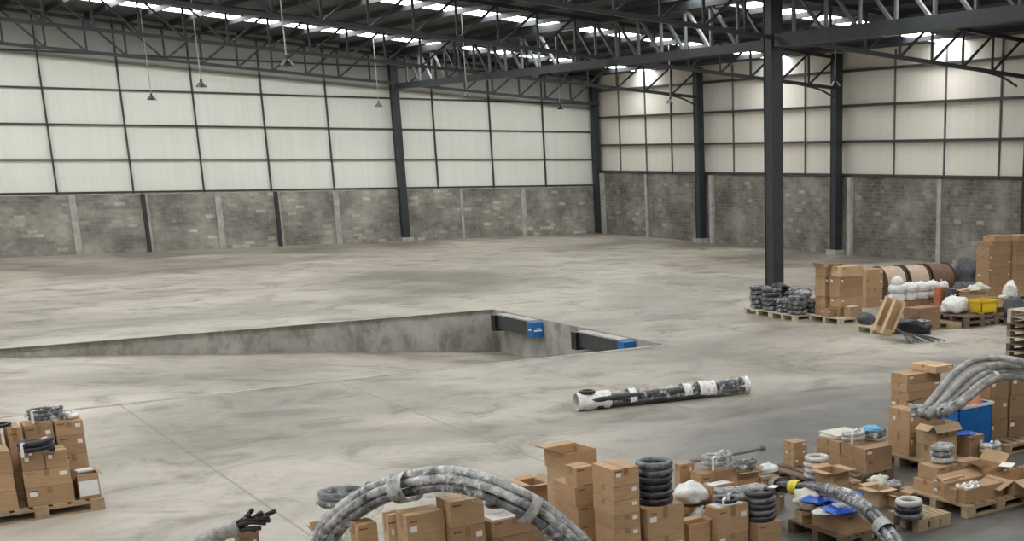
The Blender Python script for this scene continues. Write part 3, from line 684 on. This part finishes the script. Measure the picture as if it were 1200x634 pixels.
# ------------------------------------------------------------------ the pallet behind it (silver hoses, blue bin)
G = 'cartons around the blue bin'
pallet(11.18, 11.15, .86, 1.35, 'wooden pallet left of the blue bin, right side')
stack(11.792, 12.287, 0.647, 0.356, 1.100, [.11, .1, .1, .16, .16, .2], 'the stack left of the silver hoses', G)
stack(12.163, 12.132, 0.370, 0.512, 1.200, [1], '', G, 1.105, label1='flat pale carton on top of the stack left of the silver hoses', mat='card_pale')
stack(11.250, 11.676, 0.220, 0.415, 0.760, [.33, .32], 'the front left stack below the silver hoses', G)
stack(11.33, 11.25, .40, .38, .52, [.2, .22], 'the stack in front of the blue bin', G, mat='card_pale')
open_box(11.273, 11.248, 0.476, 0.262, 0.620, .523, 'flat open box with raised lid under the silver hose ends', 'card_pale', flaps=(1, 0, 0, 1), ang=-35)
stack(11.848, 11.147, 0.296, 0.283, 0.420, [1], '', G, label1='carton with blue film on top before the blue bin')
tag(MB().blob((0, 0, 0), .13, .12, .03, 27, .35).build('blue_film', 'blue_bag', None, (11.950, 11.308, 0.425), 0, True), 'crumpled blue film on the carton before the blue bin', 'film')
x0, y0, w, d, zt = 12.072, 11.565, 0.661, 0.363, 0.720
t = thing('blue_bin', 'blue plastic bin between the carton stacks, right side', 'bin', (x0 + w / 2, y0 + d / 2, 0), 0)
m = MB(); k = .012
for (a, b, c, e_) in ((-w / 2, -d / 2, w / 2, -d / 2 + k), (-w / 2, d / 2 - k, w / 2, d / 2), (-w / 2, -d / 2, -w / 2 + k, d / 2), (w / 2 - k, -d / 2, w / 2, d / 2)): m.box(a, b, 0, c, e_, zt)
m.box(-w / 2, -d / 2, 0, w / 2, d / 2, .02); m.build('bin_body', 'blue_bin', t)
m = MB()
for (a, b, c, e_) in ((-w / 2 - .02, -d / 2 - .02, w / 2 + .02, -d / 2), (-w / 2 - .02, d / 2, w / 2 + .02, d / 2 + .02), (-w / 2 - .02, -d / 2, -w / 2, d / 2), (w / 2, -d / 2, w / 2 + .02, d / 2)): m.box(a, b, zt - .03, c, e_, zt + .01)
m.build('rim', 'white', t)
bag(x0 + w * .62, y0 + d * .4, zt - .25, .16, .14, .2, 'reddish wrapped goods inside the blue bin', 'red', 31, amp=.3)
pallet(12.74, 11.3, 1.2, 1.2, 'pallet under the wide carton wall at the right edge')
stack(12.739, 11.619, 0.385, 0.212, 1.050, [.31, .31, .30], 'the carton wall column next to the blue bin', G, mat='card_dark')
stack(13.15, 11.60, .50, .50, 1.06, [.31, .31, .30], 'the carton wall column at the right edge', G, mat='card_dark')
hs = [([(10.644, 10.863, 0.920), (10.925, 10.884, 1.120), (11.385, 10.987, 1.360), (11.896, 11.026, 1.480), (12.155, 10.524, 1.460), (12.597, 10.035, 1.200), (13.121, 9.856, 0.600)], 'topmost silver wrapped hose arching over the right cartons'),
      ([(10.696, 10.810, 0.900), (10.996, 10.803, 1.080), (11.399, 10.847, 1.300), (11.889, 10.867, 1.400), (12.221, 10.507, 1.400), (12.667, 10.058, 1.100), (13.286, 9.976, 0.500)], 'second silver wrapped hose of the bunch over the right cartons'),
      ([(10.808, 10.729, 0.920), (11.224, 10.790, 1.120), (11.610, 10.824, 1.280), (12.063, 10.845, 1.340), (12.294, 10.465, 1.320), (12.673, 9.973, 1.000), (13.395, 9.997, 0.400)], 'middle silver wrapped hose of the bunch over the right cartons'),
      ([(10.807, 10.611, 0.960), (11.178, 10.654, 1.080), (11.628, 10.763, 1.220), (12.111, 10.768, 1.300), (12.334, 10.381, 1.260), (12.681, 9.890, 0.900), (13.459, 9.982, 0.300)], 'fourth silver wrapped hose of the bunch over the right cartons'),
      ([(10.975, 10.572, 1.020), (11.351, 10.674, 1.100), (11.742, 10.751, 1.220), (12.177, 10.677, 1.260), (12.247, 10.162, 1.200), (12.691, 9.809, 0.800), (13.604, 10.028, 0.200)], 'nearest silver wrapped hose just above the blue bin')]
for k, (pts, lb) in enumerate(hs):
    bundle(pts, [(0, 0)], .050, lb, ['hose_silver'], [(0, .10, 'foil', 1.12), (.42, .44, 'white', 1.0)] if k == 3 else [(0, .08, 'foil', 1.1)], name='wrapped_hose', group='silver wrapped hoses over the right cartons')
bag(*(10.880, 10.981, 0.860), .22, .14, .09, 'crumpled silver film round the ends of the silver hoses', 'foil', 41, amp=.4, name='crumpled_film', cat='film')
# ------------------------------------------------------------------ hoses lying on the open floor
P0, P1 = Vector((9.781, 17.869, 0.000)), Vector((12.745, 17.419, 0.000)); D = P1 - P0; S_ = Vector((-D.y, D.x, 0)).normalized()
def fp(u, s, z): return P0 + D * u + S_ * s + Vector((0, 0, z))
t = thing('wrapped_hose_pack', 'long pack of dark hoses in white film lying alone on the open floor', 'hose', P0); o = P0
paths = [[fp(0, -.06, .075), fp(.3, -.07, .07), fp(.6, -.07, .07), fp(1, -.05, .075)], [fp(.02, .09, .07), fp(.3, .10, .07), fp(.62, .04, .07), fp(.98, .1, .075)],
         [fp(.03, .0, .19), fp(.3, .02, .17), fp(.62, -.02, .18), fp(1, .02, .20)], [fp(.70, .14, .17), fp(.85, .16, .19), fp(.98, .14, .19)], [fp(.04, -.09, .16), fp(.2, -.10, .18), fp(.4, -.06, .18)]]
for k, q in enumerate(paths): MB().tube([v - o for v in cr(q, 8)], .055, 10).build('hose', ('hose_dark', 'hose_wrap')[k % 2], t, smooth=True)
def sleeve(u0, u1, rr, mt, nm):
    q = [fp(u0 + (u1 - u0) * i / 8, .01, .14) - o for i in range(9)]
    m = MB(); m.tube(q, [rr * (1 + .08 * noise.noise(Vector((i * 1.3, u0 * 9, 0)))) for i in range(9)], 14, cap=False)
    m.v = [(v[0], v[1], max(v[2], .004)) for v in m.v]; m.build(nm, mt, t, smooth=True)
sleeve(-.03, .16, .155, 'bag_white', 'white_film'); sleeve(.12, .70, .145, 'film', 'clear_film'); sleeve(.27, .31, .15, 'white', 'white_band'); sleeve(.60, .65, .14, 'white', 'white_band'); sleeve(.72, 1.02, .165, 'film', 'clear_film'); sleeve(.70, .80, .15, 'bag_white', 'white_film'); sleeve(.985, 1.02, .16, 'bag_white', 'white_film')
MB().tube([fp(.0 + .035 * (1 + math.cos(a)), .10 * math.sin(a), .30) - o for a in [i * math.pi / 8 for i in range(17)]], .03, 8).build('hose_loop', 'black_rub', t, smooth=True)
# ------------------------------------------------------------------ far group behind: black coils by the column
pallet(19.72, 25.75, 1.2, 1.15, 'pallet under the black coils in front of the freestanding column', 'wood_pale')
pallet(19.66, 24.68, 1.2, 1.0, 'pale pallet under the black coils beside the far cartons', 'wood_pale')
spots = [(20.0, 26.6, 'rear left of the column pallet'), (20.56, 26.6, 'rear right of the column pallet'), (20.0, 26.05, 'left corner of the column pallet'), (20.58, 26.05, 'right side of the column pallet'), (19.95, 25.42, 'left rear of the second black pallet'), (20.52, 25.42, 'right rear of the second black pallet'), (19.95, 24.92, 'near corner of the second black pallet'), (20.50, 24.95, 'right front of the second black pallet')]
for i, (x, y, lb) in enumerate(spots):
    n = [5, 4, 5, 4, 3, 5, 4, 3][i]; q = ['bottom', 'second from bottom', 'third from bottom', 'fourth from bottom', 'fifth, top of the pile']
    rings(x, y, .142, .25, .055, n, ['black wrapped coil, %s, %s' % (lb, q[k]) for k in range(n)], mats=['coil_black', 'black_rub'], film=True, ties=False, group='black wrapped coils by the column')
bag(20.3, 26.1, .60, .22, .2, .13, 'crumpled black film between the black coils near the column', 'black_rub', 51, amp=.3)
bag(20.3, 25.1, .56, .20, .17, .10, 'crumpled white film on the second black coil pallet', 'foil', 52, amp=.35)
# far carton stack
G = 'cartons on the far pale pallet'; FJ = dict(jit=.025)
pallet(20.12, 23.45, 1.2, 1.2, 'pale pallet under the brown cartons right of the black coils', 'wood_pale')
open_box(20.30, 24.2, .46, .42, 1.30, 1.105, 'open topped carton at the upper left of the far brown stack', flaps=(1, 1, 0, 1), ang=35, group=G)
stack(20.45, 23.76, .72, .44, 1.38, [.26], '', G, 1.125, mat='card_pale', label1='wide pale topped carton at the upper right of the far brown stack')
stack(20.30, 24.23, .50, .40, 1.10, [.3, .3, .3, .3], 'the left half of the far brown stack', G, **FJ)
stack(20.42, 23.78, .75, .43, 1.12, [.32, .3, .3, .3], 'the right half of the far brown stack', G, **FJ)
stack(20.13, 23.9, .24, .3, .34, [1], '', G, label1='small low carton at the near left of the far pale pallet')
stack(20.5, 23.47, .36, .26, .40, [1], '', G, label1='small carton with a white top at the front of the far pale pallet', paper=True)
stack(22.971, 25.667, 0.633, 0.348, 1.050, [.3, .3, .3, .3], 'the narrow stack between far cartons and cable reels', G, 0)
# cable reels
def reel(x, y, rad, w, drum, label):
    t = thing('cable_reel', label, 'cable reel', (x, y, 0), R(-6), 'wooden cable reels')
    MB().lathe([(.08, 0), (rad, 0), (rad, .05), (.08, .05), (.08, 0)], 36, 'x', (0, 0, rad)).build('flange', 'reel_rim', t)
    MB().lathe([(.08, w - .05), (rad, w - .05), (rad, w), (.08, w), (.08, w - .05)], 36, 'x', (0, 0, rad)).build('flange', 'reel_rim', t)
    MB().lathe([(rad - .03, .051), (rad - .03, w - .051)], 36, 'x', (0, 0, rad)).build('lagging', drum, t)
for i, (x, w, dm, lb) in enumerate(((24.35, .78, 'reel_wood', 'pale wooden cable reel, leftmost, beside the narrow carton stack'), (25.2, .78, 'reel_wood', 'wooden cable reel in the middle of three'), (26.05, .85, 'reel_brown', 'dark brown cable reel, rightmost of three'))):
    reel(x, 26.75 - .09 * i, .50, w, dm, lb)
t = thing('grey_hose_pile', 'dark pile of hose under grey sheeting right of the brown reel', 'hose', (27.7, 26.3, 0))
MB().blob((0, 0, .45), .6, .5, .62, 61, .25).build('sheeting', 'grey_cloth', t, smooth=True)
for k in range(5): MB().tube(cr([(-.5 + .1 * k, -.55, .1), (-.2 + .12 * k, -.62, .7), (.3 + .08 * k, -.4, .95 + .05 * k), (.75, -.2 + .1 * k, .5), (.9, 0, .06)], 6), .035, 7).build('hose', 'coil_grey', t, smooth=True)
# white sacks row
for k in range(8):
    x = 22.9 + (k % 4) * .44; z = .0 + (k // 4) * .22
    bag(x, 24.35, z + .305, .25, .22, .16, 'white sack, %s row, %s' % (('lower', 'upper')[k // 4], ('beside the narrow carton stack', 'second from its left end', 'third from its left end', 'at its right end by the orange box')[k % 4]), 'bag_white', 70 + k, amp=.1, name='white_sack', group='white sacks before the reels')
for k in range(4): stack(22.67 + k * .46, 24.12, .45, .46, .305, [1], '', 'low cartons under the white sacks', 0, label1='low carton under the white sacks, %s' % ('leftmost', 'second from left', 'third from left', 'rightmost')[k], mat='card_dark')
bag(22.9, 24.35, .74, .17, .17, .14, 'tall white sack at the left end of the sack row', 'white', 90, amp=.08, name='white_sack')
# leaning long open cartons
pallet(19.65, 21.2, .64, 1.1, 'small pallet under the leaning open cartons', 'wood_pale')
for k in range(2):
    p = ((19.323, 21.390, 0.142), (19.181, 20.941, 0.142))[k]
    t = thing('long_open_carton', ('left', 'right')[k] + ' one of two long open cartons leaning on a pallet', 'box', (p[0], p[1], .142), 0, 'leaning long cartons')
    m = MB(); W, Dp, H = .20, .26, .86
    m.box(0, 0, 0, W, .01, H); m.box(0, -Dp, 0, .01, 0, H); m.box(W - .01, -Dp, 0, W, 0, H); m.box(0, -Dp, 0, W, 0, .01)
    m.build('carton_body', 'card_pale', t)
    m = MB().box(.0, -Dp - .008, 0, W, -Dp, .14); m.build('front_flap', 'card_pale', t)
    MB().box(W, -Dp - .13, .1, W + .008, -Dp, H * .95).build('side_flap', 'card_pale', t)
    t.rotation_euler = (R(-8), R(24), R(-30))
bag(*(19.943, 22.293, 0.160), .25, .18, .15, 'dark sack at the left of the leaning cartons', 'grey_cloth', 95, amp=.3)
# brown crate and rods
stack(20.637, 21.258, 0.826, 0.454, 0.550, [1], '', 'far crates', 0, label1='wide brown crate carton before the white sacks', mat='card_dark')
t = thing('rod_bundle', 'splayed bundle of thin dark rods on the floor before the brown crate', 'rods', (20.372, 21.315, 0.000)); o = Vector(t.location)
for k in range(16):
    a = Vector((19.154, 20.375, 0.300)) - o + Vector((k * .02, k * .03, -.012 * k)); u = k / 15
    b = Vector((19.110, 19.988, 0.020)) - o; c_ = Vector((19.977, 19.624, 0.020)) - o
    q = b.lerp(c_, u) + Vector((0, rnd.uniform(-.15, .15), rnd.uniform(0, .03)))
    MB().tube(cr([a, a.lerp(q, .5) + Vector((0, 0, .05)), q], 5), .014, 6).build('rod', 'grey_cloth', t)
t = thing('film_bundle', 'black film bundle with pale top behind the splayed rods', 'bundle', (20.363, 21.131, 0.000)); 
MB().blob((0, 0, .14), .48, .22, .22, 101, .2).build('sack', 'black_rub', t, smooth=True)
MB().blob((0, .02, .30), .38, .15, .04, 102, .3).build('pale_top', 'foil', t, smooth=True)
t.rotation_euler = (0, 0, R(-40))
# orange/grey carton, old pallets, yellow bin ...
stack(23.860, 23.683, 0.323, 0.258, 0.660, [.5, .45], 'the orange stack right of the white sacks', 'far odd cartons', 0, mat='red')
stack(23.928, 23.305, 0.323, 0.253, 0.640, [.5, .45], 'the grey stack right of the orange one', 'far odd cartons', 0, mat='grey_cloth')
pallet(22.0, 20.95, 1.2, 1.0, 'old dark pallet under the white bag and yellow bin, left one', 'wood_dark')
pallet(23.25, 20.3, 1.3, 1.0, 'old dark pallet under the dark sack beside yellow bin', 'wood_dark')
pallet(22.0, 20.95, 1.2, 1.0, 'upper old dark pallet below the white bag', 'wood_dark', z=.141)
bag(*(22.42, 21.75, .29), .40, .30, .26, 'big white plastic bag left of the yellow bin', 'bag_white', 111, amp=.25)
bag(*(22.690, 22.309, 0.000), .24, .22, .13, 'grey plastic bag at the left foot of the big white bag', 'grey_cloth', 112, amp=.25)
x0, y0, w, d, zt = 22.62, 21.02, .56, .42, .62
t = thing('yellow_crate', 'yellow plastic crate on the old dark pallets', 'crate', (x0 + w / 2, y0 + d / 2, .285), 0); h = zt - .285
m = MB()
for (a, b, c, e_) in ((-w / 2, -d / 2, w / 2, -d / 2 + k * 0 + .02), (-w / 2, d / 2 - .02, w / 2, d / 2), (-w / 2, -d / 2, -w / 2 + .02, d / 2), (w / 2 - .02, -d / 2, w / 2, d / 2)): m.box(a, b, .05, c, e_, h)
m.box(-w / 2, -d / 2, .03, w / 2, d / 2, .06); m.build('crate_body', 'yellow', t)
m = MB()
for (a, b, c, e_) in ((-w / 2 - .03, -d / 2 - .03, w / 2 + .03, -d / 2), (-w / 2 - .03, d / 2, w / 2 + .03, d / 2 + .03), (-w / 2 - .03, -d / 2, -w / 2, d / 2), (w / 2, -d / 2, w / 2 + .03, d / 2)): m.box(a, b, h - .05, c, e_, h)
m.build('rim', 'yellow', t)
for sx in (-1, 1):
    for sy in (-1, 1): MB().box(sx * (w / 2 - .06) - .04, sy * (d / 2 - .06) - .04, 0, sx * (w / 2 - .06) + .04, sy * (d / 2 - .06) + .04, .05).build('foot', 'foam', t)
bag(23.62, 20.85, .145, .28, .26, .34, 'dark sack right of the yellow crate', 'grey_cloth', 113, amp=.2)
open_box(24.086, 22.833, 0.653, 0.359, 0.600, 0, 'wide open box of cream paper behind the yellow crate', 'card_pale', flaps=(1, 1, 1, 1), ang=20)
bag(*(24.545, 22.958, 0.560), .3, .2, .14, 'crumpled cream paper heap behind the yellow crate', 'foam', 115, amp=.4, name='crumpled_paper', cat='paper')
bag(*(25.1, 24.9, .0), .3, .25, .42, 'white film heap left of the tall carton stack', 'bag_white', 116, amp=.35)
bag(*(25.4, 24.3, .0), .4, .3, .42, 'dark film heap left of the tall carton stack', 'grey_cloth', 117, amp=.35)
open_box(23.482, 21.361, 0.573, 0.315, 0.330, 0, 'small open box right of the dark sack', 'card', flaps=(1, 1, 1, 1), ang=25)
stack(24.285, 21.807, 0.657, 0.362, 0.450, [.36, .36], 'the small stack at the tall tower foot', 'far odd cartons', 0)
bag(24.42, 21.95, .452, .13, .12, .08, 'white paper heap on the small far stack', 'foam', 118, amp=.35, name='crumpled_paper', cat='paper')
bag(24.72, 21.98, .452, .2, .17, .28, 'tall pale sack at the right edge', 'bag_white', 119, amp=.2)
# tall carton tower
G = 'tall carton tower by the right wall'
pallet(26.7, 24.35, 2.1, 1.1, 'pallet under the tall carton tower by the right wall', 'wood')
stack(26.790, 24.660, 0.938, 0.516, 1.680, [.25, .3, .25, .28, .25, .28, .35, .35], 'the left column of the tall tower', G)
stack(27.02, 24.70, .62, .45, 1.84, [1], '', G, 1.685, label1='flat pale topped carton crowning the left of the tall tower')
stack(27.75, 24.48, .85, .6, 1.68, [.3, .3, .3, .3, .3, .3, .3], 'the right column of the tall tower', G)
stack(27.8, 24.5, .66, .5, 1.84, [1], '', G, 1.685, label1='flat carton crowning the right column of the tall tower')
# pile of empty pallets at the right edge
for k in range(7):
    pallet(19.45, 16.55 - .4, 1.2, 1.2, 'empty pallet, %s of the pile at the right edge' % ORD[6 - k], ('wood', 'wood_dark', 'wood_pale')[k % 3] if k < 6 else 'wood_pale', z=k * .142, rz=rnd.uniform(-.03, .03), group='pile of empty pallets')

for k, (x, y, rz, lb) in enumerate(((23.3, 22.3, .4, 'left of the cream paper box'), (23.75, 22.55, -.3, 'touching the cream paper box'))):
    carton(x, y, 0, .42, .34, .30 + .08 * k, 'small brown carton on the floor behind the dark pallets, ' + lb, 'loose cartons behind the dark pallets', 'card_dark', rz)
pallet(21.55, 21.05, .42, 1.1, 'worn narrow pallet between the brown crate and dark pallets', 'wood')
# ------------------------------------------------------------------ camera and world
cam = bpy.data.cameras.new('camera'); co = bpy.data.objects.new('camera', cam); C.objects.link(co)
cam.sensor_width = 36; cam.lens = 1457 * 36 / 1200; cam.shift_x = -(950 - 600) / 1200; cam.shift_y = (566 - 317) / 1200
co.location = (0, 0, 4.0); co.rotation_euler = (R(90) - math.atan(380.5 / 1457), 0, R(-39.3)); cam.clip_end = 300
sc = bpy.context.scene; sc.camera = co
w = bpy.data.worlds.new('world'); sc.world = w; w.use_nodes = True
w.node_tree.nodes['Background'].inputs[0].default_value = (.75, .85, 1, 1); w.node_tree.nodes['Background'].inputs[1].default_value = 1.0
sc.view_settings.view_transform = 'Standard'; sc.view_settings.look = 'None'; sc.view_settings.gamma = 1; sc.view_settings.exposure = 0.12
sc.view_settings.use_curve_mapping = False
